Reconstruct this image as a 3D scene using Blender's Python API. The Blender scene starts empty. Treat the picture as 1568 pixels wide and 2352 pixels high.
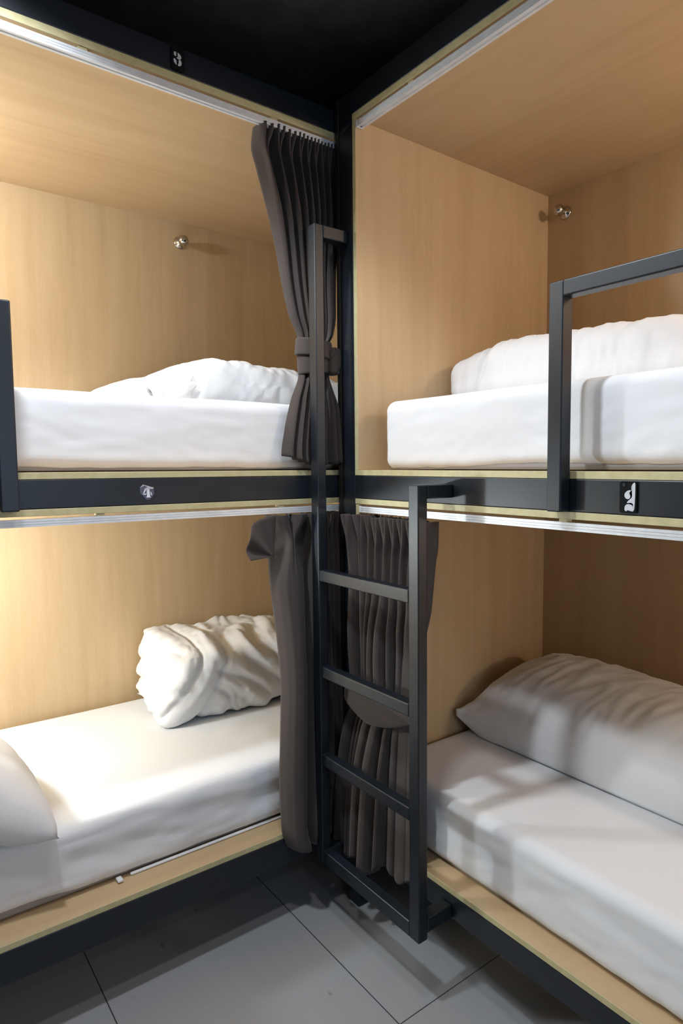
import bpy, bmesh, math, random
from mathutils import Vector, Matrix, noise
random.seed(7)
scene = bpy.context.scene
COL = scene.collection

# ------------------------------------------------------------------ helpers
def link(name, me, mat=None, parent=None):
    o = bpy.data.objects.new(name, me)
    COL.objects.link(o)
    if mat is not None:
        for m in (mat if isinstance(mat, (list, tuple)) else [mat]):
            me.materials.append(m)
    if parent is not None:
        o.parent = parent
        o.matrix_parent_inverse = Matrix.Translation(parent.location).inverted()
    return o

def obj(name, bm, mat, parent=None, smooth=False):
    bmesh.ops.recalc_face_normals(bm, faces=bm.faces)
    me = bpy.data.meshes.new(name)
    bm.to_mesh(me); bm.free()
    if smooth:
        for p in me.polygons: p.use_smooth = True
    return link(name, me, mat, parent)

def tag(o, label, cat=None, group=None):
    o['label'] = label
    if cat: o['category'] = cat
    if group: o['group'] = group
    return o

def thing(name, label, cat, loc=(0, 0, 0), group=None):
    o = bpy.data.objects.new(name, None)
    o.empty_display_size = 0.05
    o.location = loc
    COL.objects.link(o)
    return tag(o, label, cat, group)

def add_box(bm, x0, x1, y0, y1, z0, z1, bev=0.0, seg=2):
    r = bmesh.ops.create_cube(bm, size=1.0)
    vs = r['verts']
    for v in vs:
        v.co = Vector(((x0 + x1) / 2 + v.co.x * (x1 - x0), (y0 + y1) / 2 + v.co.y * (y1 - y0), (z0 + z1) / 2 + v.co.z * (z1 - z0)))
    if bev > 0:
        es = list({e for v in vs for e in v.link_edges})
        bmesh.ops.bevel(bm, geom=es, offset=bev, segments=seg, profile=0.5, affect='EDGES')
    return bm

def box(name, dims, mat, parent=None, bev=0.0015, seg=2):
    bm = bmesh.new(); add_box(bm, *dims, bev=bev, seg=seg)
    return obj(name, bm, mat, parent, smooth=False)

def struct(o):
    o['kind'] = 'structure'
    return o

def add_tube(bm, pts, r, n=10):
    rings = []
    for i, p in enumerate(pts):
        p = Vector(p)
        a = Vector(pts[max(i - 1, 0)]); b = Vector(pts[min(i + 1, len(pts) - 1)])
        t = (b - a).normalized()
        u = t.orthogonal().normalized() if abs(t.z) > 0.9 else t.cross(Vector((0, 0, 1))).normalized()
        w = t.cross(u)
        rings.append([bm.verts.new(p + (u * math.cos(2 * math.pi * k / n) + w * math.sin(2 * math.pi * k / n)) * r) for k in range(n)])
    for i in range(len(rings) - 1):
        for k in range(n):
            bm.faces.new((rings[i][k], rings[i][(k + 1) % n], rings[i + 1][(k + 1) % n], rings[i + 1][k]))
    bm.faces.new(rings[0]); bm.faces.new(rings[-1])

def lathe(name, prof, origin, axis, mat, parent=None, n=32):
    """prof: (radius, along) pairs; axis: unit Vector"""
    bm = bmesh.new()
    axis = Vector(axis); u = axis.orthogonal().normalized(); w = axis.cross(u)
    rings = []
    for r, a in prof:
        c = Vector(origin) + axis * a
        if r < 1e-6: rings.append([bm.verts.new(c)])
        else: rings.append([bm.verts.new(c + (u * math.cos(2 * math.pi * k / n) + w * math.sin(2 * math.pi * k / n)) * r) for k in range(n)])
    for A, B in zip(rings, rings[1:]):
        for k in range(n):
            k2 = (k + 1) % n
            if len(A) == 1 and len(B) == 1: continue
            if len(A) == 1: bm.faces.new((A[0], B[k], B[k2]))
            elif len(B) == 1: bm.faces.new((A[k], A[k2], B[0]))
            else: bm.faces.new((A[k], A[k2], B[k2], B[k]))
    return obj(name, bm, mat, parent, smooth=True)

def lerp(a, b, t): return a + (b - a) * t
def sstep(a, b, x):
    t = min(1, max(0, (x - a) / (b - a))); return t * t * (3 - 2 * t)
def interp(tab, x):
    """smooth curve through (x, y) pairs"""
    if x <= tab[0][0]: return tab[0][1]
    if x >= tab[-1][0]: return tab[-1][1]
    n = len(tab)
    def slope(i):
        if i == 0 or i == n - 1: j = min(i, n - 2); return (tab[j + 1][1] - tab[j][1]) / (tab[j + 1][0] - tab[j][0])
        a = (tab[i][1] - tab[i - 1][1]) / (tab[i][0] - tab[i - 1][0]); b = (tab[i + 1][1] - tab[i][1]) / (tab[i + 1][0] - tab[i][0])
        return 0 if a * b <= 0 else 2 * a * b / (a + b)
    for i in range(n - 1):
        if x <= tab[i + 1][0]:
            h = tab[i + 1][0] - tab[i][0]; t = (x - tab[i][0]) / h
            return (2 * t ** 3 - 3 * t ** 2 + 1) * tab[i][1] + (t ** 3 - 2 * t ** 2 + t) * h * slope(i) + (3 * t ** 2 - 2 * t ** 3) * tab[i + 1][1] + (t ** 3 - t ** 2) * h * slope(i + 1)
def nz(x, y, z): return noise.noise(Vector((x, y, z)))
def ridge(x, y, z): return 1 - 2 * abs(noise.noise(Vector((x, y, z))))

# ------------------------------------------------------------------ materials
def new_mat(name):
    m = bpy.data.materials.new(name); m.use_nodes = True
    nt = m.node_tree; nt.nodes.clear()
    out = nt.nodes.new('ShaderNodeOutputMaterial'); b = nt.nodes.new('ShaderNodeBsdfPrincipled')
    nt.links.new(b.outputs[0], out.inputs[0])
    return m, nt, b
def N(nt, t, **kw):
    n = nt.nodes.new(t)
    for k, v in kw.items(): setattr(n, k, v)
    return n
def ramp(nt, stops):
    r = N(nt, 'ShaderNodeValToRGB')
    el = r.color_ramp.elements
    while len(el) < len(stops): el.new(0.5)
    for e, (p, c) in zip(el, stops): e.position = p; e.color = (*c, 1)
    return r

def maple(name, grain_axis, tint=1.0):
    """pale maple laminate; grain stretched along one world axis"""
    m, nt, b = new_mat(name); L = nt.links
    tc = N(nt, 'ShaderNodeTexCoord')
    def stretched(across, along):
        mp = N(nt, 'ShaderNodeMapping')
        sc = [across, across, across]; sc['xyz'.index(grain_axis)] = along
        mp.inputs['Scale'].default_value = sc
        L.new(tc.outputs['Object'], mp.inputs[0]); return mp
    n1 = N(nt, 'ShaderNodeTexNoise'); n1.inputs['Scale'].default_value = 1; n1.inputs['Detail'].default_value = 4; n1.inputs['Roughness'].default_value = .6
    L.new(stretched(22, 1.1).outputs[0], n1.inputs[0])
    n2 = N(nt, 'ShaderNodeTexNoise'); n2.inputs['Scale'].default_value = 1; n2.inputs['Detail'].default_value = 3
    L.new(stretched(260, 16).outputs[0], n2.inputs[0])
    n3 = N(nt, 'ShaderNodeTexNoise'); n3.inputs['Scale'].default_value = 1; n3.inputs['Detail'].default_value = 2; n3.inputs['Distortion'].default_value = 1.0
    L.new(stretched(6, 0.8).outputs[0], n3.inputs[0])
    a = N(nt, 'ShaderNodeMath', operation='MULTIPLY_ADD'); a.inputs[1].default_value = .5
    L.new(n1.outputs[0], a.inputs[0])
    a2 = N(nt, 'ShaderNodeMath', operation='MULTIPLY'); a2.inputs[1].default_value = .22; L.new(n2.outputs[0], a2.inputs[0])
    L.new(a2.outputs[0], a.inputs[2])
    a3 = N(nt, 'ShaderNodeMath', operation='MULTIPLY_ADD'); a3.inputs[1].default_value = .28
    L.new(n3.outputs[0], a3.inputs[0]); L.new(a.outputs[0], a3.inputs[2])
    t = tint
    r = ramp(nt, [(.24, (.47 * t, .318 * t, .168 * t)), (.5, (.56 * t, .396 * t, .222 * t)), (.76, (.63 * t, .465 * t, .280 * t))])
    L.new(a3.outputs[0], r.inputs[0]); L.new(r.outputs[0], b.inputs['Base Color'])
    b.inputs['Roughness'].default_value = .40
    b.inputs['Specular IOR Level'].default_value = .5
    return m

MAPLE_V = maple('maple_laminate_vertical', 'z')
MAPLE_X = maple('maple_laminate_lengthwise', 'x')
MAPLE_Y = maple('maple_laminate_crosswise', 'y')

def edge_mat():
    m, nt, b = new_mat('ply_edge_band'); L = nt.links
    tc = N(nt, 'ShaderNodeTexCoord'); n = N(nt, 'ShaderNodeTexNoise'); n.inputs['Scale'].default_value = 35; n.inputs['Detail'].default_value = 3
    L.new(tc.outputs['Object'], n.inputs[0])
    r = ramp(nt, [(.3, (.50, .44, .23)), (.7, (.60, .535, .30))]); L.new(n.outputs[0], r.inputs[0]); L.new(r.outputs[0], b.inputs['Base Color'])
    b.inputs['Roughness'].default_value = .5
    return m
EDGE = edge_mat()

def paint(name, col, rough, scuff=0.0):
    m, nt, b = new_mat(name); L = nt.links
    tc = N(nt, 'ShaderNodeTexCoord'); n = N(nt, 'ShaderNodeTexNoise'); n.inputs['Scale'].default_value = 14; n.inputs['Detail'].default_value = 5
    L.new(tc.outputs['Object'], n.inputs[0])
    r = ramp(nt, [(.35, tuple(c * .85 for c in col)), (.65, tuple(c * 1.2 for c in col))]); L.new(n.outputs[0], r.inputs[0]); L.new(r.outputs[0], b.inputs['Base Color'])
    b.inputs['Roughness'].default_value = rough
    n2 = N(nt, 'ShaderNodeTexNoise'); n2.inputs['Scale'].default_value = 220; n2.inputs['Detail'].default_value = 2
    L.new(tc.outputs['Object'], n2.inputs[0])
    bp = N(nt, 'ShaderNodeBump'); bp.inputs['Strength'].default_value = .06; bp.inputs['Distance'].default_value = .001
    L.new(n2.outputs[0], bp.inputs['Height']); L.new(bp.outputs[0], b.inputs['Normal'])
    return m
BLACK = paint('black_painted_steel', (.0080, .0112, .0165), .40)
DARKEDGE = paint('dark_brown_edge', (.018, .014, .011), .6)
CEILM = paint('dark_ceiling_paint', (.05, .045, .04), .75)
WALLM = paint('grey_wall_paint', (.30, .30, .305), .8)

def linen(name, col, weave=900, wr=.35):
    m, nt, b = new_mat(name); L = nt.links
    tc = N(nt, 'ShaderNodeTexCoord')
    b.inputs['Base Color'].default_value = (*col, 1)
    b.inputs['Roughness'].default_value = .85
    b.inputs['Specular IOR Level'].default_value = .15
    b.inputs['Sheen Weight'].default_value = .12
    n = N(nt, 'ShaderNodeTexNoise'); n.inputs['Scale'].default_value = weave; n.inputs['Detail'].default_value = 1
    L.new(tc.outputs['Object'], n.inputs[0])
    n2 = N(nt, 'ShaderNodeTexNoise'); n2.inputs['Scale'].default_value = 26; n2.inputs['Detail'].default_value = 4; n2.inputs['Distortion'].default_value = .6
    L.new(tc.outputs['Object'], n2.inputs[0])
    b1 = N(nt, 'ShaderNodeBump'); b1.inputs['Strength'].default_value = .12; b1.inputs['Distance'].default_value = .0008
    L.new(n.outputs[0], b1.inputs['Height'])
    b2 = N(nt, 'ShaderNodeBump'); b2.inputs['Strength'].default_value = wr; b2.inputs['Distance'].default_value = .004
    L.new(n2.outputs[0], b2.inputs['Height']); L.new(b1.outputs[0], b2.inputs['Normal'])
    L.new(b2.outputs[0], b.inputs['Normal'])
    return m
SHEET = linen('white_cotton_sheet', (.80, .80, .81), 900, .10)
DUVET = linen('white_cotton_duvet', (.80, .79, .785), 700, .25)
CURT = linen('charcoal_brown_curtain_cloth', (.072, .058, .052), 1100, .06)

def alu():
    m, nt, b = new_mat('white_lacquered_aluminium'); L = nt.links
    tc = N(nt, 'ShaderNodeTexCoord'); n = N(nt, 'ShaderNodeTexNoise'); n.inputs['Scale'].default_value = 30
    L.new(tc.outputs['Object'], n.inputs[0])
    r = ramp(nt, [(.3, (.70, .71, .73)), (.7, (.78, .79, .80))]); L.new(n.outputs[0], r.inputs[0]); L.new(r.outputs[0], b.inputs['Base Color'])
    b.inputs['Metallic'].default_value = .15; b.inputs['Roughness'].default_value = .4
    return m
ALU = alu()
def plain(name, col, rough=.5, metal=0.0, **kw):
    m, nt, b = new_mat(name)
    b.inputs['Base Color'].default_value = (*col, 1); b.inputs['Roughness'].default_value = rough; b.inputs['Metallic'].default_value = metal
    for k, v in kw.items(): b.inputs[k].default_value = v
    return m
PLASTIC = plain('white_plastic', (.75, .75, .76), .4)
CHROME = plain('polished_steel', (.55, .52, .48), .08, 1.0)
TAGBLACK = plain('black_glossy_plastic', (.008, .008, .009), .18)
NUMWHITE = plain('pale_numeral', (.62, .63, .66), .5)
FILM = plain('torn_sticker_film', (.12, .12, .18), .25)
FILMW = plain('sticker_paper', (.80, .80, .85), .55)

def tile():
    m, nt, b = new_mat('grey_floor_tile'); L = nt.links
    tc = N(nt, 'ShaderNodeTexCoord'); sp = N(nt, 'ShaderNodeSeparateXYZ'); L.new(tc.outputs['Object'], sp.inputs[0])
    def line(sock, off, size):
        a = N(nt, 'ShaderNodeMath', operation='ADD'); a.inputs[1].default_value = -off + 60.0; L.new(sock, a.inputs[0])
        d = N(nt, 'ShaderNodeMath', operation='DIVIDE'); d.inputs[1].default_value = size; L.new(a.outputs[0], d.inputs[0])
        f = N(nt, 'ShaderNodeMath', operation='FRACT'); L.new(d.outputs[0], f.inputs[0])
        s = N(nt, 'ShaderNodeMath', operation='SUBTRACT'); s.inputs[1].default_value = .5; L.new(f.outputs[0], s.inputs[0])
        ab = N(nt, 'ShaderNodeMath', operation='ABSOLUTE'); L.new(s.outputs[0], ab.inputs[0])
        g = N(nt, 'ShaderNodeMath', operation='GREATER_THAN'); g.inputs[1].default_value = .5 - .0016 / size; L.new(ab.outputs[0], g.inputs[0])
        return g
    gx = line(sp.outputs[0], -.195, .6); gy = line(sp.outputs[1], -.538, 1.2)
    mx = N(nt, 'ShaderNodeMath', operation='MAXIMUM'); L.new(gx.outputs[0], mx.inputs[0]); L.new(gy.outputs[0], mx.inputs[1])
    n = N(nt, 'ShaderNodeTexNoise'); n.inputs['Scale'].default_value = 420; n.inputs['Detail'].default_value = 2; L.new(tc.outputs['Object'], n.inputs[0])
    r = ramp(nt, [(.3, (.30, .30, .305)), (.7, (.37, .37, .375))]); L.new(n.outputs[0], r.inputs[0])
    # small scuffs
    v = N(nt, 'ShaderNodeTexNoise'); v.inputs['Scale'].default_value = 16; v.inputs['Detail'].default_value = 1
    mp = N(nt, 'ShaderNodeMapping'); mp.inputs['Scale'].default_value = (1.6, .7, 1); mp.inputs['Rotation'].default_value = (0, 0, .5); L.new(tc.outputs['Object'], mp.inputs[0]); L.new(mp.outputs[0], v.inputs[0])
    vr = ramp(nt, [(.755, (1, 1, 1)), (.80, (.62, .61, .60))]); L.new(v.outputs[0], vr.inputs[0])
    mu = N(nt, 'ShaderNodeMix', data_type='RGBA', blend_type='MULTIPLY'); mu.inputs[0].default_value = 1
    L.new(r.outputs[0], mu.inputs[6]); L.new(vr.outputs[0], mu.inputs[7])
    mi = N(nt, 'ShaderNodeMix', data_type='RGBA'); L.new(mx.outputs[0], mi.inputs[0]); L.new(mu.outputs[2], mi.inputs[6]); mi.inputs[7].default_value = (.045, .043, .042, 1)
    L.new(mi.outputs[2], b.inputs['Base Color'])
    b.inputs['Roughness'].default_value = .45
    bp = N(nt, 'ShaderNodeBump'); bp.inputs['Strength'].default_value = .5; bp.inputs['Distance'].default_value = -.001; L.new(mx.outputs[0], bp.inputs['Height']); L.new(bp.outputs[0], b.inputs['Normal'])
    return m
TILE = tile()

# ------------------------------------------------------------------ dimensions (metres)
YL = 0.027                      # front plane of the left-hand bed
LX0, LX1 = -1.46, 0.62          # its inner length
LD = 1.087                      # its back panel
RY0, RY1 = -2.15, -0.092        # inner length of the right-hand bed (front plane x = 0)
RD = 0.969
F0, F1 = 0.2918, 0.309
C0, B0, D0, D1 = 1.4096, 1.4269, 1.5036, 1.521
LT0, LT1, LTW = 2.631, 2.704, 2.6103
RT0, RT1, RTW = 2.6506, 2.7241, 2.6305
CEIL = 2.92

# ------------------------------------------------------------------ room
struct(box('floor', (-3.4, 1.6, -4.2, 1.6, -.05, 0), TILE, bev=0))
struct(box('ceiling', (-3.4, 1.6, -4.2, 1.6, CEIL, CEIL + .05), CEILM, bev=0))
struct(box('wall_back', (-3.4, 1.6, 1.2, 1.3, 0, CEIL), WALLM, bev=0))
struct(box('wall_right', (1.1, 1.2, -4.2, 1.2, 0, CEIL), WALLM, bev=0))
struct(box('wall_left', (-3.4, -3.3, -4.2, 1.2, 0, CEIL), WALLM, bev=0))
struct(box('wall_front', (-3.4, 1.6, -4.2, -4.1, 0, CEIL), WALLM, bev=0))

# assumed window in the wall behind the camera, added for cool fill and reflection
def glow(name, col, st):
    m, nt, b = new_mat(name)
    b.inputs['Base Color'].default_value = (.6, .65, .7, 1); b.inputs['Emission Color'].default_value = (*col, 1); b.inputs['Emission Strength'].default_value = st
    return m
wbm = bmesh.new()
for d in ((-1.36, -1.30, -4.10, -4.05, .94, 2.26), (-.16, -.10, -4.10, -4.05, .94, 2.26), (-1.30, -.16, -4.10, -4.05, .94, 1.0), (-1.30, -.16, -4.10, -4.05, 2.2, 2.26), (-.755, -.705, -4.10, -4.06, 1.0, 2.2)): add_box(wbm, *d, bev=.003)
win = struct(obj('assumed_window_1', wbm, PLASTIC))
box('assumed_pane', (-1.30, -.16, -4.099, -4.09, 1.0, 2.2), glow('fill_light_pane', (.55, .75, 1.0), 3.0), win, bev=0)  # glowing surface added as cool fill, standing in for assumed daylight

# ------------------------------------------------------------------ numerals
def glyph(name, polys, place, mat, parent, t=.0012):
    """polys: outlines in plate units; place(u, v, d) -> world"""
    bm = bmesh.new()
    for P in polys:
        a = [bm.verts.new(place(u, v, 0)) for u, v in P]; b = [bm.verts.new(place(u, v, t)) for u, v in P]
        n = len(P)
        bm.faces.new(b); bm.faces.new(a[::-1])
        for i in range(n): bm.faces.new((a[i], a[(i + 1) % n], b[(i + 1) % n], b[i]))
    bmesh.ops.triangulate(bm, faces=[f for f in bm.faces if len(f.verts) > 4])
    return obj(name, bm, mat, parent)
def round_poly(P, it=2):
    for _ in range(it):
        Q = []
        for i in range(len(P)):
            a = P[i]; b = P[(i + 1) % len(P)]
            Q += [(a[0] * .75 + b[0] * .25, a[1] * .75 + b[1] * .25), (a[0] * .25 + b[0] * .75, a[1] * .25 + b[1] * .75)]
        P = Q
    return P

# ------------------------------------------------------------------ right-hand bunk bed
RB = thing('bunk_bed', 'black steel and maple bunk bed on the right behind the ladder', 'bunk bed', (0.45, -1.1, 0))
def rpart(name, dims, mat, **kw): return box(name, dims, mat, RB, **kw)
rpart('post', (0, .045, -.0748, 0, 0, RT1), BLACK, bev=.003)
rpart('post', (0, .045, RY0 - .092, RY0 - .017, 0, RT1), BLACK, bev=.003)
rpart('post', (RD + .02, RD + .065, -.0748, 0, 0, RT1), BLACK, bev=.003)
rpart('post', (RD + .02, RD + .065, RY0 - .092, RY0 - .017, 0, RT1), BLACK, bev=.003)
rpart('top_beam', (.0005, .045, RY0 - .017, -.0748, RT0, RT1), BLACK, bev=.003)
rpart('middle_beam', (.0005, .045, RY0 - .017, -.0748, B0, D0), BLACK, bev=.003)
rpart('bottom_beam', (.0005, .045, RY0 - .017, -.0748, .218, F0), BLACK, bev=.003)
tag(rpart('end_panel', (-.002, RD, .0005, .0195, .22, RT1), DARKEDGE), 'dark brown outer end panel')
def panel(name, dims, face, edge_faces, parent, edge=EDGE):
    """board with edge-banded narrow faces; edge_faces: axis signs that get the edge material"""
    bm = bmesh.new(); add_box(bm, *dims, bev=.0008, seg=1)
    bm.normal_update()
    for f in bm.faces:
        for ax, s in edge_faces:
            if f.normal[ax] * s > .5: f.material_index = 1
    return obj(name, bm, [face, edge], parent)
panel('top_panel', (0, RD, RY0, -.0748, RTW, RT0), MAPLE_Y, [(0, -1)], RB)
panel('upper_deck', (0, RD, RY0, -.0748, D0, D1), MAPLE_Y, [(0, -1)], RB)
panel('lower_ceiling_panel', (0, RD, RY0, -.0748, C0, B0), MAPLE_Y, [(0, -1)], RB)
panel('lower_deck', (0, RD, RY0, -.0748, F0, F1), MAPLE_Y, [(0, -1)], RB)
panel('side_panel', (.0, RD, RY1, -.0752, D1, RTW), MAPLE_V, [(0, -1)], RB)
panel('side_panel', (.002, RD, RY1, -.0752, F1, C0), MAPLE_V, [(0, -1)], RB)
panel('side_panel', (.0, RD, RY0 - .017, RY0, D1, RTW), MAPLE_V, [(0, -1)], RB)
panel('side_panel', (.002, RD, RY0 - .017, RY0, F1, C0), MAPLE_V, [(0, -1)], RB)
rpart('back_panel', (RD, RD + .017, RY0 - .017, -.0748, D0, RT0), MAPLE_V)
rpart('back_panel', (RD, RD + .017, RY0 - .017, -.0748, F0, B0), MAPLE_V)

box('screw_head', (.042, .050, -.314, -.306, RTW - .003, RTW), TAGBLACK, RB, bev=.001)
# ------------------------------------------------------------------ left-hand bunk bed
LB = thing('bunk_bed', 'black steel and maple bunk bed on the left with a torn sticker', 'bunk bed', (-.4, .55, 0))
def lpart(name, dims, mat, **kw): return box(name, dims, mat, LB, **kw)
lpart('post', (LX0 - .092, LX0 - .017, YL, YL + .045, 0, LT1), BLACK, bev=.003)
lpart('post', (LX0 - .092, LX0 - .017, LD + .02, LD + .065, 0, LT1), BLACK, bev=.003)
lpart('post', (LX1 + .017, LX1 + .092, YL, YL + .045, 0, LT1), BLACK, bev=.003)
lpart('post', (LX1 + .017, LX1 + .092, LD + .02, LD + .065, 0, LT1), BLACK, bev=.003)
lpart('top_beam', (LX0 - .017, LX1 + .017, YL + .0005, YL + .045, LT0, LT1), BLACK, bev=.003)
lpart('middle_beam', (LX0 - .017, LX1 + .017, YL + .0005, YL + .045, B0, D0), BLACK, bev=.003)
lpart('bottom_beam', (LX0 - .017, LX1 + .017, YL + .0005, YL + .045, .20, F0), BLACK, bev=.003)
panel('top_panel', (LX0, LX1, YL, LD, LTW, LT0), MAPLE_X, [(1, -1)], LB)
panel('upper_deck', (LX0, LX1, YL, LD, D0, D1), MAPLE_X, [(1, -1)], LB)
panel('lower_ceiling_panel', (LX0, LX1, YL, LD, C0, B0), MAPLE_X, [(1, -1)], LB)
panel('lower_deck', (LX0, LX1, YL, LD, F0, F1), MAPLE_X, [(1, -1)], LB)
for xa, xb in ((LX0 - .017, LX0), (LX1, LX1 + .017)):
    panel('side_panel', (xa, xb, YL, LD, D1, LTW), MAPLE_V, [(1, -1)], LB)
    panel('side_panel', (xa, xb, YL + .002, LD, F1, C0), MAPLE_V, [(1, -1)], LB)
lpart('back_panel', (LX0 - .017, LX1 + .017, LD, LD + .017, D0, LT0), MAPLE_V)
lpart('back_panel', (LX0 - .017, LX1 + .017, LD, LD + .017, F0, B0), MAPLE_V)

# ------------------------------------------------------------------ guard rails
def frame_tubes(name, label, cat, base, segs, group=None):
    t = thing(name, label, cat, base, group)
    for nm, dims in segs: box(nm, dims, BLACK, t, bev=.0035, seg=3)
    return t
def welded(parent, label, dims):
    bm = bmesh.new()
    for d in dims: add_box(bm, *d, bev=.0035, seg=3)
    return tag(obj('guard_rail', bm, BLACK, parent), label)
welded(RB, 'black square-tube guard rail', [(-.036, 0, -.930, -.890, B0 + .001, 1.947), (-.036, 0, -1.93, -1.89, B0 + .001, 1.947), (-.036, 0, -1.8915, -.9285, 1.911, 1.947)])
welded(LB, 'black square-tube guard rail', [(-1.006, -.966, YL - .038, YL, B0 - .002, 1.936), (-1.45, -1.41, YL - .038, YL, B0 - .002, 1.936), (-1.4115, -1.0045, YL - .038, YL, 1.9, 1.936)])

# ------------------------------------------------------------------ ladder
XA, XB = -.128, -.095
LAD = frame_tubes('bunk_ladder', 'black square-tube steel ladder standing in the corner before the right bunk', 'ladder', (-.11, -.27, .2), [
    ('stile', (XA, XB, -.048, -.006, .200, 2.296)),
    ('stile', (XA, XB, -.542, -.500, .200, 1.484)),
    ('rung', (XA, XB, -.500, -.048, .200, .246)),
    ('rung', (XA, XB, -.500, -.048, .542, .580)),
    ('rung', (XA, XB, -.500, -.048, .841, .879)),
    ('rung', (XA, XB, -.500, -.048, 1.160, 1.198)),
    ('bracket', (XB, -.001, -.048, -.006, 2.256, 2.296)),
    ('bracket', (XB, -.001, -.542, -.500, 1.446, 1.484)),
    ('bracket', (XB, -.001, -.048, -.006, .200, .240)),
    ('bracket', (XB, -.001, -.542, -.500, .219, .262))])

# ------------------------------------------------------------------ curtain tracks
def rail(parent, axis, a0, a1, front, ztop, upper, cap_at=None):
    """aluminium curtain rail: ribbed channel along x or y. front = coordinate of its front face"""
    h, d = .0195, .024
    prof = [(0, 0), (0, -.006), (.0012, -.0065), (.0012, -.0075), (0, -.008), (0, -.0125), (.0012, -.013), (.0012, -.014), (0, -.0145), (0, -h), (.008, -h), (.008, -h + .003), (d - .008, -h + .003), (d - .008, -h), (d, -h), (d, 0)]
    bm = bmesh.new(); A = []; B = []
    for p, q in prof:
        if axis == 'y':
            A.append(bm.verts.new((front + p, a0, ztop + q))); B.append(bm.verts.new((front + p, a1, ztop + q)))
        else:
            A.append(bm.verts.new((a0, front + p, ztop + q))); B.append(bm.verts.new((a1, front + p, ztop + q)))
    n = len(prof)
    for i in range(n): bm.faces.new((A[i], A[(i + 1) % n], B[(i + 1) % n], B[i]))
    bm.faces.new(A); bm.faces.new(B[::-1])
    bmesh.ops.triangulate(bm, faces=[f for f in bm.faces if len(f.verts) > 4])
    tr = tag(obj('curtain_track', bm, ALU, parent), 'white aluminium curtain track')
    k = 0
    step = .55
    s = a0 + .12
    while s < a1:
        w = .022
        if axis == 'y': box('track_clip', (front + .002, front + d - .002, s, s + w, ztop, ztop + .0075), EDGE, tr, bev=.0005)
        else: box('track_clip', (s, s + w, front + .002, front + d - .002, ztop, ztop + .0075), EDGE, tr, bev=.0005)
        s += step
    if cap_at is not None:
        c = cap_at
        if axis == 'y': box('end_cap', (front - .001, front + d + .001, c, c + .011, ztop - h - .001, ztop + .001), PLASTIC, tr, bev=.0015)
        else: box('end_cap', (c, c + .011, front - .001, front + d + .001, ztop - h - .001, ztop + .001), PLASTIC, tr, bev=.0015)
    return tr
rail(RB, 'y', RY0 + .01, -.105, .001, RTW - .008, True, cap_at=-.105)
rail(RB, 'y', RY0 + .01, -.105, .001, C0 - .0075, False, cap_at=-.105)
rail(LB, 'x', LX0 + .01, LX1 - .01, YL + .001, LTW - .008, True)
rail(LB, 'x', LX0 + .01, LX1 - .01, YL + .001, C0 - .0075, False)

# ------------------------------------------------------------------ knobs
def knob(parent, o, axis):
    pr = [(0, 0), (.026, 0), (.027, .0025), (.023, .008), (.010, .012), (.009, .02), (.013, .026)]
    r = .0225; c = .045
    for k in range(1, 13):
        a = math.radians(-58 + k * (148 / 12)); pr.append((max(r * math.cos(a), 0), c + r * math.sin(a)))
    pr[-1] = (0, c + r)
    return tag(lathe('coat_knob', pr, o, axis, CHROME, parent), 'polished steel coat knob on the back panel')
knob(RB, (RD, -.179, 2.541), (-1, 0, 0))
knob(LB, (-.118, LD, 2.524), (0, -1, 0))

# ------------------------------------------------------------------ number plates
# bed 3 : rounded black tag on the left top beam
def L_place(cx, cz):
    return lambda u, v, d: Vector((cx + u, YL - d, cz + v))
def R_place(cy, cz, base=0.0):
    return lambda u, v, d: Vector((-d + base, cy - u, cz + v))
def plate(name, place, w, h, r, t, mat, parent):
    P = []
    for sx, sy, a0 in ((1, 1, 0), (-1, 1, 90), (-1, -1, 180), (1, -1, 270)):
        for k in range(7):
            a = math.radians(a0 + k * 15); P.append((sx * (w / 2 - r) + r * math.cos(a), sy * (h / 2 - r) + r * math.sin(a)))
    return glyph(name, [P], place, mat, parent, t)
p3 = L_place(-.522, 2.668)
t3 = tag(plate('number_plate', p3, .038, .066, .010, .004, TAGBLACK, LB), 'black tag with pale stencil numeral 3')
S = .001
three = [round_poly([(-11, 11), (-10, 17), (-4, 17), (-3, 14), (-5, 12), (-3, 8), (-6, 5), (-10, 7)], 2),
         round_poly([(-1, 17), (4, 16), (10, 10), (10, 4), (7, 0), (0, 0), (-5, 3), (0, 4), (1, 9)], 2),
         round_poly([(2, -1), (8, -1), (11, -6), (10, -14), (5, -18), (-1, -18), (1, -13), (3, -8)], 2),
         round_poly([(-12, -3), (-9, -1), (-5, -4), (-3, -9), (-5, -11), (-2, -15), (-4, -17), (-9, -14), (-12, -8)], 2)]
glyph('numeral', [[(u * S - .001, v * S) for u, v in P] for P in three], lambda u, v, d: p3(u, v, d + .0041), NUMWHITE, t3, .0006)
# bed 2 : curled black plate on the right middle beam
p2 = R_place(-1.081, 1.4665)
t2 = tag(plate('number_plate', p2, .040, .068, .006, .0035, TAGBLACK, RB), 'black plate with pale stencil numeral 2')
def Z7(a, b): return ((a - 690) / 1568 * .1115, -(b - 805) / 1568 * .1115 * 1.02)
two = [round_poly([Z7(*p) for p in ((790, 600), (690, 600), (590, 680), (570, 760), (610, 840), (700, 870), (770, 820), (775, 750), (725, 680), (770, 640))], 2),
       round_poly([Z7(*p) for p in ((805, 450), (925, 340), (930, 600), (925, 900), (905, 1210), (880, 1100), (855, 960), (640, 985), (720, 890), (810, 830), (835, 740), (815, 640), (800, 600))], 1),  # bowl of the numeral, merged with painted glare down the plate's right edge
       round_poly([Z7(*p) for p in ((600, 1215), (580, 1120), (620, 1030), (720, 1000), (860, 1040), (900, 1220), (790, 1210), (670, 1180), (660, 1220))], 1)]
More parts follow.
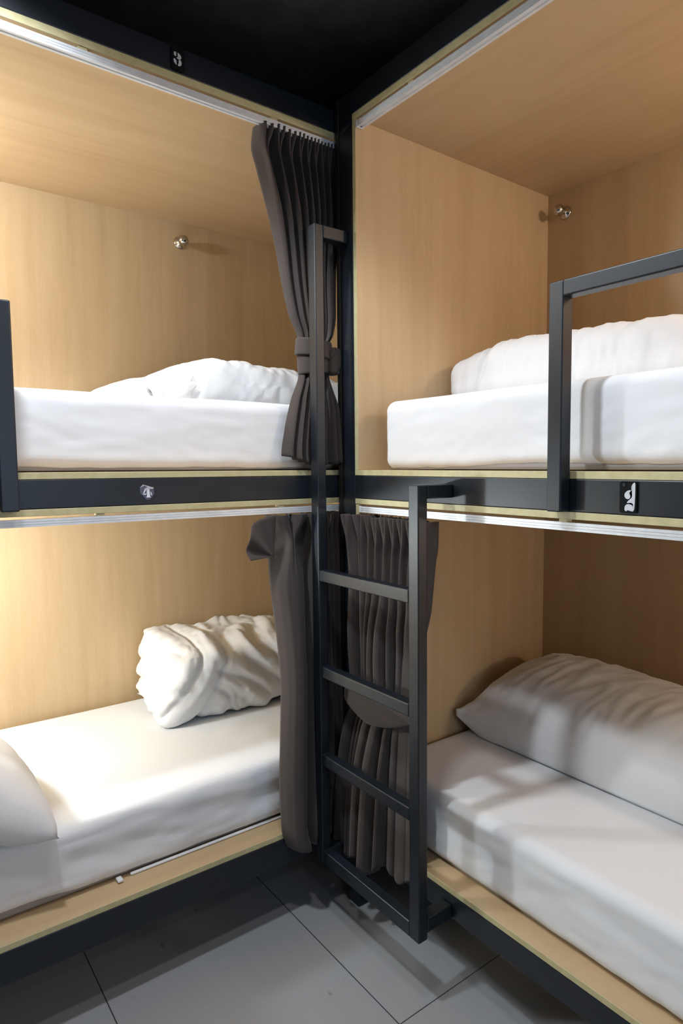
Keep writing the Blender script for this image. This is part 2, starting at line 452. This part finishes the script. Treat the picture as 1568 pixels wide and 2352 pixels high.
glyph('numeral', two, lambda u, v, d: p2(u, v, d + .0036), NUMWHITE, t2, .0006)
ring = [(.0035 * math.cos(a * math.pi / 8), .0035 * math.sin(a * math.pi / 8)) for a in range(16)]
glyph('rivet', [[(u - .0095, v + .0265) for u, v in ring]], lambda u, v, d: p2(u, v, d + .0036), BLACK, t2, .001)
# bed 4 : torn film sticker
p4 = L_place(-.6445, 1.4635)
def Z6(a, b): return ((a - 770) / 1568 * .106, -(b - 800) / 1568 * .106)
film = [Z6(*p) for p in ((590, 485), (760, 560), (1030, 620), (1045, 700), (1062, 880), (925, 1050), (870, 1110), (735, 1120), (600, 950), (490, 850), (475, 620))]
s4 = tag(glyph('number_sticker', [film], p4, FILM, LB, .0008), 'torn clear sticker with white numeral 4')
four = [[Z6(*p) for p in ((745, 600), (870, 660), (880, 960), (925, 1025), (720, 1025), (750, 960))],
        [Z6(*p) for p in ((690, 640), (730, 640), (720, 720), (650, 840), (605, 840), (640, 760))],
        [Z6(*p) for p in ((590, 860), (730, 860), (730, 905), (610, 908))],
        [Z6(*p) for p in ((895, 810), (935, 800), (960, 940), (915, 940))]]
glyph('numeral', four, lambda u, v, d: p4(u, v, d + .0009), FILMW, s4, .0005)
curl = [[Z6(*p) for p in ((590, 485), (700, 515), (1040, 620), (1005, 675), (860, 670), (740, 570), (640, 520), (600, 545), (500, 610), (485, 600))]]
glyph('curled_edge', curl, lambda u, v, d: p4(u, v, d + .0015 + max(0, v - .008) * .25), FILMW, s4, .0006)

# ------------------------------------------------------------------ soft forms
def axis_pts(h, r, step):
    """coordinates -h..h, denser in the rounded end zones"""
    n = max(4, int(2 * (h - r) / step)); k = 5
    a = [-h + r * (1 - math.cos(math.pi / 2 * i / k)) for i in range(k)]
    m = [-h + r + 2 * (h - r) * i / n for i in range(n + 1)]
    return a + m + [-q for q in reversed(a)]

def rounded_grid(hx, hy, hz, r, step):
    """verts (pos, normal, raw) and quads of a rounded box centred on the origin"""
    X, Y, Z = axis_pts(hx, r, step), axis_pts(hy, r, step), axis_pts(hz, r, step)
    V = []; idx = {}; F = []
    def vid(p):
        k = (round(p[0], 6), round(p[1], 6), round(p[2], 6))
        if k not in idx:
            idx[k] = len(V)
            inner = Vector((max(-hx + r, min(hx - r, p[0])), max(-hy + r, min(hy - r, p[1])), max(-hz + r, min(hz - r, p[2]))))
            d = Vector(p) - inner
            d = d.normalized() if d.length > 1e-9 else Vector((0, 0, 1))
            V.append((inner + d * r, d))
        return idx[k]
    def face(A, B, fn, flip):
        for i in range(len(A) - 1):
            for j in range(len(B) - 1):
                q = [vid(fn(A[i], B[j])), vid(fn(A[i + 1], B[j])), vid(fn(A[i + 1], B[j + 1])), vid(fn(A[i], B[j + 1]))]
                F.append(q[::-1] if flip else q)
    face(X, Y, lambda a, b: (a, b, hz), False); face(X, Y, lambda a, b: (a, b, -hz), True)
    face(X, Z, lambda a, b: (a, -hy, b), False); face(X, Z, lambda a, b: (a, hy, b), True)
    face(Y, Z, lambda a, b: (hx, a, b), False); face(Y, Z, lambda a, b: (-hx, a, b), True)
    return V, F

def mesh_obj(name, verts, faces, mat, parent=None, sub=0):
    me = bpy.data.meshes.new(name)
    me.from_pydata([tuple(v) for v in verts], [], faces); me.update()
    bm = bmesh.new(); bm.from_mesh(me); bmesh.ops.recalc_face_normals(bm, faces=bm.faces); bm.to_mesh(me); bm.free()
    for p in me.polygons: p.use_smooth = True
    o = link(name, me, mat, parent)
    if sub:
        s = o.modifiers.new('smooth', 'SUBSURF'); s.levels = sub; s.render_levels = sub
    return o

def soft_box(name, x0, x1, y0, y1, z0, z1, r, step, fn, mat, parent=None, sub=0):
    c = Vector(((x0 + x1) / 2, (y0 + y1) / 2, (z0 + z1) / 2)); h = ((x1 - x0) / 2, (y1 - y0) / 2, (z1 - z0) / 2)
    V, F = rounded_grid(*h, r, step)
    out = []
    for p, n in V:
        q = Vector((p.x / h[0], p.y / h[1], p.z / h[2]))
        out.append(fn(p + c, n, q))
    return mesh_obj(name, out, F, mat, parent, sub)

# ---- mattresses under fitted sheets
def mattress(label, x0, x1, y0, y1, z0, z1, front, gap, group, crease):
    """front: 'x' or 'y' = axis the visible long side faces (towards minus)"""
    t = thing('mattress', label, 'mattress', ((x0 + x1) / 2, (y0 + y1) / 2, z0), group)
    box('mattress_core', (x0 + .012, x1 - .012, y0 + .012, y1 - .012, z0 + .0008, z1 - .02), CORE, t, bev=.008)
    H = z1 - z0
    def fn(p, n, q):
        s = p.y if front == 'x' else p.x          # along the long side
        k = (p.z - z0) / H
        d = .004 * nz(p.x * 2.2, p.y * 2.2, p.z * 4 + 3)
        side = 1 - abs(n.z)
        # slanting tension creases on the sides
        d += side * crease * (ridge(s * 2.3 + p.z * 6, s * .7 - p.z * 13, 1.7) * .0035 + ridge(s * 5 - p.z * 3, p.z * 24, 5.1) * .0018)
        d += side * .0015 * ridge(s * 9, p.z * 30 + s * 6, 9.3)
        # gathers along the elastic hem
        g = sstep(.40, .0, k) * side * (1.9 if crease > 1.5 else 1.2)
        d += g * .0032 * (ridge(s * 30, p.z * 5, .3) * sstep(-.2, .5, nz(s * 3.1, 0, 8.8)) + .4 * nz(s * 60, 0, 2))
        p2 = p + n * d
        if k < .5:                                # lifted hem
            up = gap(s) + .0022 * nz(s * 16, 0, 4.4)
            p2.z = max(p2.z, z0 + .001) + max(0, up) * (1 - k / .5)
        if n.z > .5: p2.z += -.006 * (1 - q.x ** 4) * (1 - q.y ** 4) * 0
        return p2
    soft_box('fitted_sheet', x0, x1, y0, y1, z0, z1, .032, .011, fn, SHEET, t)
    return t
CORE = linen('mattress_ticking', (.35, .33, .31), 500, .1)
mattress('thick white mattress on the right upper deck behind the guard rail', .055, .955, -2.13, -.163, 1.5225, 1.742, 'x',
         lambda s: .010 * sstep(-.45, -.75, s), 'white sheeted mattresses', .35)
mattress('white mattress on the right lower deck beside the ladder foot', .062, .950, -2.13, -.110, .3105, .527, 'x',
         lambda s: .002, 'white sheeted mattresses', .8)
mattress('thick white mattress on the left upper deck above the torn sticker', LX0 + .03, LX1 - .03, .087, 1.070, 1.5225, 1.742, 'y',
         lambda s: .004 + .004 * sstep(-.75, -.95, s), 'white sheeted mattresses', .6)
m_ll = mattress('bright white mattress on the left lower deck with wrinkled hem', LX0 + .03, LX1 - .03, .124, 1.062, .3105, .523, 'y',
         lambda s: .004 + .02 * sstep(-.78, -1.02, s), 'white sheeted mattresses', 2.0)
bm = bmesh.new(); add_box(bm, -.70, .3, .1165, .1275, .3100, .3175, bev=.003)
obj('elastic_hem', bm, SHEET, m_ll)
# loose tag at the hem of the left lower sheet
bm = bmesh.new(); add_box(bm, -.742, -.726, .098, .124, .3125, .3205, bev=.003)
obj('sheet_tag', bm, SHEET, m_ll)

# ---- pillows and folded duvets
def duvet_noise(p, a, seed):
    w = nz(p.x * 3 + seed, p.y * 3, p.z * 3) * .6
    return a * (nz(p.x * 6 + w, p.y * 6 + seed, p.z * 6) * .9 + ridge(p.x * 9 + w * 2, p.y * 9, p.z * 7 + seed) * .45 + ridge(p.x * 19 + seed, p.y * 17 + w * 3, p.z * 15) * .22)

# right upper: rolled duvet lying along the back of the bed
def f_ru(p, n, q):
    s = p.y                                            # -0.10 .. -1.25
    e = sstep(-.10, -.42, s)
    zt = lerp(.82, 1.03, e) - .10 * sstep(-.42, -.95, s)
    z = 1.748 + (p.z - 1.748) * zt
    d = duvet_noise(p, .006, 2.0)
    d += .018 * -math.exp(-((s + .285 + .03 * q.z) / .013) ** 2) + .006 * math.exp(-((s + .315 + .03 * q.z) / .03) ** 2)
    d += .006 * ridge(s * 11 + p.z * 5, p.x * 2, 1.1) * sstep(-.5, -.7, s) + .0045 * ridge(s * 19 - p.z * 3, p.x * 2, 7.7) + .003 * ridge(s * 40 + p.z * 8, p.x * 3, 3.3)
    if s > -.13: d += .004 * nz(p.x * 30, p.z * 60, 1)
    d += -.03 * math.exp(-((s + 1.02) / .035) ** 2 - ((p.z - 1.90) / .05) ** 2)
    r = Vector((p.x, p.y, z)) + n * d
    r.z = max(r.z, 1.7465); return r
tag(soft_box('folded_duvet', .372, .86, -1.16, -.114, 1.7465, 1.938, .065, .0075, f_ru, DUVET), 'white duvet rolled along the right upper mattress behind the guard rail', 'duvet', 'folded white duvets')

# right lower: long plump pillow leaning into the corner
def f_rl(p, n, q):
    a = abs(q.x); b = (p.y + .125) / -.30             # b: 0 at the head end
    b = max(0, b)
    cap = min(1, b) ; end = (1 - (1 - cap) ** 2.2) ** .62
    cap2 = min(1, max(0, (p.y + 1.42) / .3)); end *= (1 - (1 - cap2) ** 2.2) ** .62
    cross = (max(0, 1 - a ** 2.7)) ** .58
    up = max(0, q.z)
    h = .225 * end * cross * (1 - .12 * sstep(-.5, -1.1, p.y)) * (1 + .10 * math.sin(q.x * 1.2 + .4))
    seam = .527 + .045 + .035 * (1 - end)
    zz = seam + h if q.z > 0 else max(.5305, seam - .13 * end * cross ** .7 - .012)
    if abs(q.z) < .98:                                 # side ring of the box: the seam
        t = q.z
        top = seam + h; bot = max(.5305, seam - .13 * end * cross ** .7 - .012)
        zz = lerp(bot, top, (t + 1) / 2)
    head = math.exp(-((p.y + .2) / .16) ** 2)
    fan = math.atan2(p.x - .44, -(p.y + .08))
    d = .008 * nz(p.x * 5, p.y * 5, 2) + head * .0095 * ridge(fan * 7, (p.x + p.y) * 3, 4.2) + .0060 * ridge(p.y * 14 + p.x * 7, p.x * 5, 1.2) + .0035 * ridge(p.y * 30 + p.x * 12, p.x * 9, 6.2) + .007 * ridge((p.x - .5) * 8, p.y * 4 - p.x * 5, 2.2)
    inset = .05 * (1 - end) * abs(q.x) * (-.8 if q.x > 0 else .7)                   # corners pulled in a little
    return Vector((p.x - abs(inset) * (1 if q.x < 0 else .5), p.y, max(.5305, zz + (d if q.z > -.5 else 0))))
tag(soft_box('pillow', .455, .955, -1.46, -.112, .5, .7, .02, .0085, f_rl, DUVET), 'long plump white pillow on the right lower mattress', 'pillow', 'white pillows')

# left upper: flat pillow with a folded duvet half on top of it
def f_lup(p, n, q):
    e = max(0, 1 - abs(q.x) ** 6) ** .5; f = max(0, 1 - abs(q.y) ** 6) ** .5
    rise = .100 + .022 * sstep(-.62, -.3, p.x)
    z = 1.7475 + (rise * (.78 + .22 * e * f)) * (q.z + 1) / 2
    return Vector((p.x + .02 * (q.z), p.y, z + (.003 * nz(p.x * 8, p.y * 8, 1) + .002 * ridge(p.x * 14, p.y * 6, 3)) * (q.z > 0)))
tag(soft_box('pillow', -.560, -.20, .50, 1.05, 1.7475, 1.83, .02, .012, f_lup, DUVET), 'flat white pillow under the duvet on the left upper mattress', 'pillow', 'white pillows')
def f_lu(p, n, q):
    l = sstep(-.44, -.27, p.x)
    top = lerp(.62, .94, l ** .8) * (1 - .20 * sstep(-.15, .45, p.x))
    z = 1.7465 + (p.z - 1.7465) * top
    d = duvet_noise(p, .006, 9.0)
    m = sstep(-.32, -.1, p.x)
    w = nz(p.x * 5, p.y * 5, p.z * 5)
    d += m * (.014 * abs(nz(p.x * 11 + p.z * 9 + w, p.y * 3 + p.z * 5, 2.0)) * 2 + .009 * abs(nz(p.x * 22 - p.z * 14 + w, p.y * 5, 6.0)) * 2 - .010) + .006 * abs(nz(p.x * 14 + p.z * 20, p.y * 4, 1.5))
    # rolled-in layers at the left end
    if n.y < -.2:
        for cx, cz, rr in ((-.375, 1.80, .045), (-.36, 1.775, .03)):
            a = math.hypot((p.x - cx) / 1.6, z - cz)
            d += -.014 * math.exp(-((a - rr) / .006) ** 2) * sstep(-.28, -.33, p.x)
    r = Vector((p.x - .03 * (1 - q.z) * sstep(-.2, -.44, p.x), p.y, z)) + n * d
    lift = .085 * sstep(.44, .50, p.y) * sstep(-.17, -.21, p.x) if n.z < -.2 else 0
    r.z = max(1.7465 + lift, r.z); return r
tag(soft_box('folded_duvet', -.44, .52, .40, .92, 1.7465, 1.935, .085, .0085, f_lu, DUVET), 'creased white duvet folded on the left upper mattress beside the curtain', 'duvet', 'folded white duvets')

# left lower: thick folded duvet with its layered end towards the camera side
def billow(x, y, z): return 2 * abs(noise.noise(Vector((x, y, z))))
def f_ll(p, n, q):
    left = sstep(-.22, -.37, p.x)
    zt = 1 - .13 * (1 - sstep(.58, .82, p.y)) - .05 * sstep(-.05, .3, p.x)
    z = .5305 + (p.z - .5305) * zt
    w = nz(p.x * 4, p.y * 4, p.z * 4); w2 = nz(p.x * 9 + 3, p.y * 9, p.z * 9)
    body = sstep(-.235, -.17, p.x)
    d = .010 * nz(p.x * 5, p.y * 5, p.z * 5) + .003 * ridge(p.x * 22, p.y * 20 + w * 3, p.z * 18)
    # slanting folds over the body
    d += body * (.020 * billow(p.x * 8 + p.z * 7 + w * .8, p.y * 3 - p.z * 4, 1.0) + .012 * billow(p.x * 17 + p.z * 12 + w2 * .8, p.y * 6, 5.5) - .016)
    # broad turned-back border between the layered end and the body
    c = -.262 + .055 * q.z * (n.y < .5) + .02 * w
    d += .014 * math.exp(-((p.x - c) / .030) ** 2) - .016 * math.exp(-((p.x - c - .058) / .011) ** 2) - .010 * math.exp(-((p.x - c + .055) / .009) ** 2)
    if n.x < -.2:
        lay = abs(math.sin((p.z - .52) * 34 + p.y * 3 + w * 1.6))
        d += (.020 * lay ** .6 - .014) * abs(n.x) + .008 * nz(p.y * 18, p.z * 26, 3.3) + .004 * nz(p.y * 50, p.z * 60, 1)
    x = p.x + .045 * left * q.z * (.6 - .4 * q.y) - .02 * left * (1 - q.z) * (1 - q.y) * .5
    z += .016 * left * sstep(.4, .9, q.y) * sstep(.3, 1, q.z)
    r = Vector((x, p.y - .02 * body * (1 - q.z) * .5, z)) + n * d
    r.z = max(.5305 + .04 * sstep(.78, .83, p.y) * sstep(-.06, -.09, p.x), r.z); return r
tag(soft_box('folded_duvet', -.375, .53, .60, 1.055, .5305, .830, .055, .007, f_ll, DUVET), 'thick white folded duvet on the left lower mattress', 'duvet', 'folded white duvets')

def cushion(name, label, c, ax, ay, L, W, T, power, bend, seed, floor, step=.012):
    """plump two-sided pillow; c centre, ax/ay unit in-plane axes, L/W half sizes, T half thickness"""
    ax = Vector(ax).normalized(); ay = Vector(ay).normalized(); az = ax.cross(ay).normalized()
    nx, ny = int(2 * L / step), int(2 * W / step)
    V = []; F = []
    def P(u, v, s):
        t = (max(0, 1 - abs(u) ** 2.4) * max(0, 1 - abs(v) ** 2.4)) ** power
        pinch = 1 - .07 * (1 - abs(v) ** 2) * abs(u) ** 3; pin2 = 1 - .07 * (1 - abs(u) ** 2) * abs(v) ** 3
        a, b = u * L * pinch, v * W * pin2
        edge = max(abs(u), abs(v))
        wr = sstep(.55, 1, edge) * .004 * ridge(a * 16 + b * 10 + seed, b * 16 - a * 9, s) * (1 - edge ** 8) + .003 * nz(a * 8, b * 8, seed)
        r = Vector(c) + ax * a + ay * b + az * (s * T * t + s * wr + bend * (u * u + v * v))
        r.z = max(r.z, floor); return r
    top = {}
    for s in (1, -1):
        for i in range(nx + 1):
            for j in range(ny + 1):
                if s == -1 and (i in (0, nx) or j in (0, ny)):
                    top[(i, j, -1)] = top[(i, j, 1)]; continue
                top[(i, j, s)] = len(V); V.append(P(-1 + 2 * i / nx, -1 + 2 * j / ny, s))
        for i in range(nx):
            for j in range(ny):
                q = [top[(i, j, s)], top[(i + 1, j, s)], top[(i + 1, j + 1, s)], top[(i, j + 1, s)]]
                F.append(q if s == 1 else q[::-1])
    return tag(mesh_obj(name, V, F, DUVET), label, 'pillow', 'white pillows')
cushion('pillow', 'white pillow whose corner enters at the left edge on the left lower mattress', (-1.165, .335, .715), (1, .06, -.72), (-.10, 1, .05), .29, .30, .125, .42, 0.0, 3.0, .5305)
cushion('pillow', 'thin white pillow corner peeking out behind the folded duvet on the left lower mattress', (-.225, .945, .546), (1, .06, .0), (-.06, 1, 0), .15, .115, .018, .5, 0.0, 5.0, .5305)

# ------------------------------------------------------------------ curtains
def curtain(name, label, axis, bounds, pleats, base, amp, zt, zb, zpin, low_free, seed, group, rows=120, per=32, sag=None, low=None, hgt=None):
    """pinch-pleated curtain. bounds(z) -> (u_left, u_right); base(z), amp(z): depth of the valleys and height of the folds towards the room"""
    Np = len(pleats) - 1
    cols = Np * per
    V = []; F = []
    PT = [(0, 0), (.15, .05), (.3, .24), (.42, .42), (.5, .5), (.58, .58), (.7, .76), (.85, .95), (1, 1)]
    PP = [(0, 0), (.15, .36), (.3, .43), (.42, .48), (.5, .5), (.58, .52), (.7, .57), (.85, .64), (1, 1)]
    PL = [(0, 0), (.15, .12), (.3, .27), (.42, .42), (.5, .5), (.58, .58), (.7, .73), (.85, .88), (1, 1)]
    DT = [(0, 0), (.15, .80), (.3, 1), (.42, .85), (.5, .25), (.58, .85), (.7, 1), (.85, .80), (1, 0)]
    DP = [(0, 0), (.15, .55), (.3, .85), (.42, .92), (.5, .80), (.58, .92), (.7, .85), (.85, .55), (1, 0)]
    DL = [(0, 0), (.15, .52), (.3, .86), (.42, .98), (.5, 1), (.58, .98), (.7, .86), (.85, .52), (1, 0)]
    def lin(tab, x):
        for (x0, y0), (x1, y1) in zip(tab, tab[1:]):
            if x <= x1: return lerp(y0, y1, (x - x0) / (x1 - x0))
        return tab[-1][1]
    rs = random.Random(seed); low = low or pleats; hgt = hgt or [.55 + .6 * rs.random() for _ in range(Np)]; dz = [(rs.random() - .5) * .018 for _ in range(Np)]
    for j in range(rows + 1):
        t = j / rows
        t = t ** 1.25 if zt - zb(.5) > 1.05 else t ** 1.15
        for i in range(cols + 1):
            s = i / cols; k = min(Np - 1, i // per); p = (i - k * per) / per
            top = zt + dz[k] * .4 - (sag(s) if sag else 0)
            z = lerp(top, zb(s), t)
            zp = zpin + dz[k]
            if z > zp: b = sstep(top, zp, z); u = lerp(lin(PT, p), lin(PP, p), b); d = lerp(lin(DT, p), lin(DP, p), b)
            else: b = sstep(zp, zp - .16, z); u = lerp(lin(PP, p), lin(PL, p), b); d = lerp(lin(DP, p), lin(DL, p), b)
            a0, a1 = pleats[k], pleats[k + 1]
            free = sstep(zp - .05, zp - .40, z)
            uu = lerp(lerp(a0, a1, u), lerp(low[k], low[k + 1], u), free)
            uu += free * low_free * (nz(s * 3.1 + seed, z * .7, 1) * .045 + nz(s * 9, z * .9, seed) * .014) * math.sin(math.pi * s)
            l, r = bounds(z)
            A = amp(z, s) * lerp(1, hgt[k], free) 
            w = base(z, s) - A * d - free * .005 * nz(s * 14, z * 1.5, seed + 4)
            uw = lerp(l, r, uu)
            V.append(Vector((uw, w, z)) if axis == 'x' else Vector((w, uw, z)))
    n = cols + 1
    for j in range(rows):
        for i in range(cols):
            F.append([j * n + i, j * n + i + 1, (j + 1) * n + i + 1, (j + 1) * n + i])
    t = thing(name, label, 'curtain', (V[cols // 2].x, V[cols // 2].y, zt), group)
    o = mesh_obj('curtain_cloth', V, F, CURT, t)
    sm = o.modifiers.new('cloth_thickness', 'SOLIDIFY'); sm.thickness = .0014; sm.offset = 0
    return t, [V[i * per + per // 2] for i in range(Np)]

def gliders(t, tops, z0, z1, axis, at):
    for q in tops:
        c = Vector((q.x, at, 0)) if axis == 'x' else Vector((at, q.y, 0))
        bm = bmesh.new(); add_tube(bm, [(c.x, c.y, z1), (c.x, c.y, z0 + .004), (c.x + (.003 if axis == 'x' else 0), c.y + (.003 if axis == 'y' else 0), z0)], .0018, 6)
        obj('glider', bm, PLASTIC, t, smooth=True)

def band(name, pts_top, pts_bot, parent, thick=.002, bulge=None):
    n = len(pts_top); V = []; F = []; m = 8
    for a, b in zip(pts_top, pts_bot):
        for k in range(m + 1): V.append(Vector(a).lerp(Vector(b), k / m))
    for i in range(n - 1):
        for k in range(m): F.append([i * (m + 1) + k, (i + 1) * (m + 1) + k, (i + 1) * (m + 1) + k + 1, i * (m + 1) + k + 1])
    o = mesh_obj(name, V, F, CURT, parent)
    s = o.modifiers.new('cloth_thickness', 'SOLIDIFY'); s.thickness = thick; s.offset = 1
    return o

# a : left upper bunk, tied back
LA = [(1.53, -.195), (1.57, -.203), (1.65, -.190), (1.75, -.163), (1.84, -.130), (1.90, -.129), (1.95, -.130), (2.03, -.160), (2.12, -.180), (2.24, -.201), (2.355, -.227), (2.465, -.257), (2.525, -.272), (2.6, -.262)]
RA = [(1.53, .008), (1.71, .006), (1.80, -.012), (1.85, -.020), (1.93, -.020), (1.98, .006), (2.05, .018), (2.6, .020)]
ca, tops = curtain('curtain', 'charcoal curtain tied back at the right end of the left upper bunk', 'x',
    lambda z: (interp(LA, z), interp(RA, z)), [0, .17, .31, .45, .55, .65, .74, .83, .92, 1.0],
    lambda z, s: interp([(1.5, .050), (1.75, .055), (1.9, .060), (2.1, .070), (2.62, .088)], z) - .02 * sstep(.8, 1, s) * sstep(1.85, 1.7, z),
    lambda z, s: interp([(1.5, .060), (1.75, .040), (1.9, .022), (2.05, .036), (2.3, .052), (2.62, .066)], z),
    2.591, lambda s: 1.548 - .012 * math.sin(s * 3.1) + .02 * (1 - s) ** 4, 2.488, 1.0, 3, 'charcoal pleated curtains', low=[0, .16, .27, .42, .50, .63, .70, .80, .91, 1.0])
gliders(ca, tops, 2.574, 2.5838, 'x', .036)
el = lambda z, k, rx, ry, cx, cy: [(cx + rx * math.cos(a), cy - ry * math.sin(a), z + k * math.cos(a)) for a in [math.radians(x) for x in range(200, -21, -10)]]
band('tie_band', el(1.950, -.004, .062, .040, -.073, .052), el(1.893, -.006, .067, .046, -.073, .052), ca, .003)
band('tie_band', el(1.897, -.004, .060, .040, -.072, .052), el(1.842, .006, .055, .038, -.073, .052), ca, .003)
kb = []
def f_knot(p, n, q): return p + n * (.006 * ridge(p.x * 40, p.z * 60, 1))
soft_box('tie_knot', -.036, -.004, -.004, .040, 1.842, 1.925, .012, .008, f_knot, CURT, ca)

# b : left lower bunk, hanging loose
LBD = [(.24, -.216), (.33, -.242), (.485, -.247), (.63, -.241), (.84, -.231), (.95, -.237), (1.21, -.252), (1.38, -.252)]
cb, tops = curtain('curtain', 'charcoal curtain hanging loose at the right end of the left lower bunk', 'x',
    lambda z: (interp(LBD, z), interp([(.33, -.008), (.45, .020)], z)), [0, .48, .62, .71, .79, .87, .94, 1.0],
    lambda z, s: interp([(.2, .020), (.5, .022), (1.0, .045), (1.4, .080)], z) + .040 * sstep(.84, .97, s) * sstep(.33, .45, z) * sstep(1.3, 1.0, z),
    lambda z, s: interp([(.2, .032), (.5, .030), (1.0, .040), (1.4, .060)], z) * (1.2 if s < .48 else 1.0) * (1 - .5 * sstep(.84, .97, s)),
    1.378, lambda s: .262 - .016 * math.sin(s * 8) - .010 * (s > .4), 1.290, .7, 11, 'charcoal pleated curtains', sag=lambda s: .034 * sstep(.46, .49, s) * sstep(.64, .60, s), hgt=[1.6, 1.0, .6, .8, .5, .7, .6], low=[0, .37, .57, .70, .79, .87, .94, 1.0])
gliders(cb, tops, 1.366, 1.384, 'x', .040)
# header end folded over to the left
V = []; F = []; A_, B_ = 48, 14
for i in range(A_ + 1):
    th = math.radians(lerp(86, 183, i / A_)); R0 = interp([(0, .136), (.35, .126), (.7, .098), (1, .084)], i / A_)
    for k in range(B_ + 1):
        r = R0 * k / B_
        V.append(Vector((-.256 + r * math.cos(th), .020 - .011 * (k / B_) * math.sin(i / A_ * math.pi * 4.2 + .5), 1.245 + r * math.sin(th))))
for i in range(A_):
    for k in range(B_): F.append([i * (B_ + 1) + k, (i + 1) * (B_ + 1) + k, (i + 1) * (B_ + 1) + k + 1, i * (B_ + 1) + k + 1])
fl = mesh_obj('header_flap', V, F, CURT, cb); s_ = fl.modifiers.new('cloth_thickness', 'SOLIDIFY'); s_.thickness = .0016

# c : right lower bunk, tied back behind the ladder
LC = [(.18, .020), (.3, .016), (.5, -.002), (.68, -.036), (.74, -.066), (.79, -.068), (.98, -.066), (1.16, -.078), (1.28, -.064), (1.38, -.050)]
RC = [(.18, -.40), (.6, -.405), (.77, -.405), (1.0, -.412), (1.11, -.432), (1.25, -.437), (1.29, -.442), (1.38, -.436)]
cc, tops = curtain('curtain', 'charcoal curtain tied back behind the ladder on the right lower bunk', 'y',
    lambda z: (interp(LC, z), interp(RC, z)), [0, .12, .23, .32, .43, .55, .66, .77, .88, 1.0],
    lambda z, s: lerp(-.006, interp([(.18, -.012), (.55, -.010), (.75, -.006), (1.0, .010), (1.4, .046)], z), sstep(.08, .2, s)) if z > .8 else interp([(.18, -.012), (.55, -.010), (.8, -.006)], z),
    lambda z, s: interp([(.18, .060), (.55, .052), (.75, .030), (.95, .044), (1.4, .064)], z) * lerp(.72, 1, sstep(.08, .2, s)),
    1.373, lambda s: .205 + .035 * s + .018 * math.sin(s * 21), 1.272, 1.0, 23, 'charcoal pleated curtains', rows=140, low=[0, .13, .20, .27, .39, .55, .63, .72, .86, 1.0], hgt=[1.1, .55, .75, 1.0, 1.2, .75, .25, .12, .15])
gliders(cc, tops, 1.362, 1.384, 'y', .013)
tb = [(-.010, -.060, .800), (-.040, -.070, .812), (-.052, -.110, .815), (-.055, -.180, .808), (-.052, -.260, .805), (-.045, -.340, .806), (-.030, -.402, .812), (0, -.412, .815)]
bb = [(-.010, -.058, .768), (-.046, -.070, .768), (-.058, -.105, .752), (-.062, -.180, .728), (-.060, -.235, .719), (-.052, -.320, .735), (-.032, -.404, .765), (0, -.414, .775)]
def dens(P, n=6):
    out = []
    for i in range(len(P) - 1):
        p0 = Vector(P[max(i - 1, 0)]); p1 = Vector(P[i]); p2 = Vector(P[i + 1]); p3 = Vector(P[min(i + 2, len(P) - 1)])
        for k in range(n):
            t = k / n
            out.append(.5 * ((2 * p1) + (p2 - p0) * t + (2 * p0 - 5 * p1 + 4 * p2 - p3) * t * t + (-p0 + 3 * p1 - 3 * p2 + p3) * t ** 3))
    return out + [Vector(P[-1])]
band('tie_band', dens(tb), dens(bb), cc, .003)


# ------------------------------------------------------------------ lights
def lamp(name, kind, loc, power, col, r, cone=None, aim=None):
    l = bpy.data.lights.new(name, kind); l.energy = power; l.color = col; l.shadow_soft_size = r
    if cone: l.spot_size = math.radians(cone); l.spot_blend = .35
    o = bpy.data.objects.new(name, l); o.location = loc; COL.objects.link(o); return o
lamp('added_fill_light', 'SPOT', (-1.10, -.37, 2.84), 57, (.84, .92, 1.0), .07, 132)  # assumed ceiling lamp, out of view, placed by the cast shadows
lamp('added_fill_light', 'SPOT', (-.68, -.95, 2.86), 17, (.97, .97, 1.0), .07, 130)  # weaker second ceiling lamp, likewise assumed and out of view
lamp('added_fill_light', 'SPOT', (-1.3, -3.0, 2.86), 8, (.90, .95, 1.0), .08, 150)  # fill lamp added behind the camera, not a known fixture
lamp('assumed_reading_lamp', 'POINT', (-1.34, .66, 2.48), 15, (.74, .88, 1.0), .05)  # in-bunk lamps are out of view, assumed from how the berths are lit
lamp('assumed_reading_lamp', 'POINT', (-1.34, .62, 1.22), 22, (.70, .86, 1.0), .05)
lamp('assumed_reading_lamp', 'POINT', (.80, -2.05, 2.50), 12, (1.0, .96, .92), .05)
lamp('assumed_reading_lamp', 'POINT', (.84, -2.05, 1.30), 5, (1.0, .96, .92), .05)
w = bpy.data.worlds.new('room_air'); scene.world = w; w.use_nodes = True
w.node_tree.nodes['Background'].inputs[0].default_value = (.5, .55, .62, 1); w.node_tree.nodes['Background'].inputs[1].default_value = .05

# ------------------------------------------------------------------ camera
cam = bpy.data.cameras.new('camera'); co = bpy.data.objects.new('camera', cam); COL.objects.link(co)
yaw, pitch, roll = map(math.radians, (50.6616, -4.3628, -.2008))
fw = Vector((math.cos(pitch) * math.cos(yaw), math.cos(pitch) * math.sin(yaw), math.sin(pitch)))
rt = Vector((math.sin(yaw), -math.cos(yaw), 0)); up = rt.cross(fw)
r2 = rt * math.cos(roll) + up * math.sin(roll); u2 = up * math.cos(roll) - rt * math.sin(roll)
M = Matrix((r2, u2, -fw)).transposed().to_4x4(); M.translation = Vector((-1.2653, -1.8565, 1.5357))
co.matrix_world = M
cam.sensor_fit = 'VERTICAL'; cam.sensor_height = 36; cam.lens = 1509.29 / 2352 * 36
cam.shift_x = (784 - 920) / 2352; cam.shift_y = (1184.27 - 1176) / 2352
cam.clip_start = .02
scene.camera = co
scene.view_settings.view_transform = 'Standard'; scene.view_settings.look = 'None'; scene.view_settings.gamma = 1
scene.view_settings.use_curve_mapping = False
scene.view_settings.exposure = 0.72
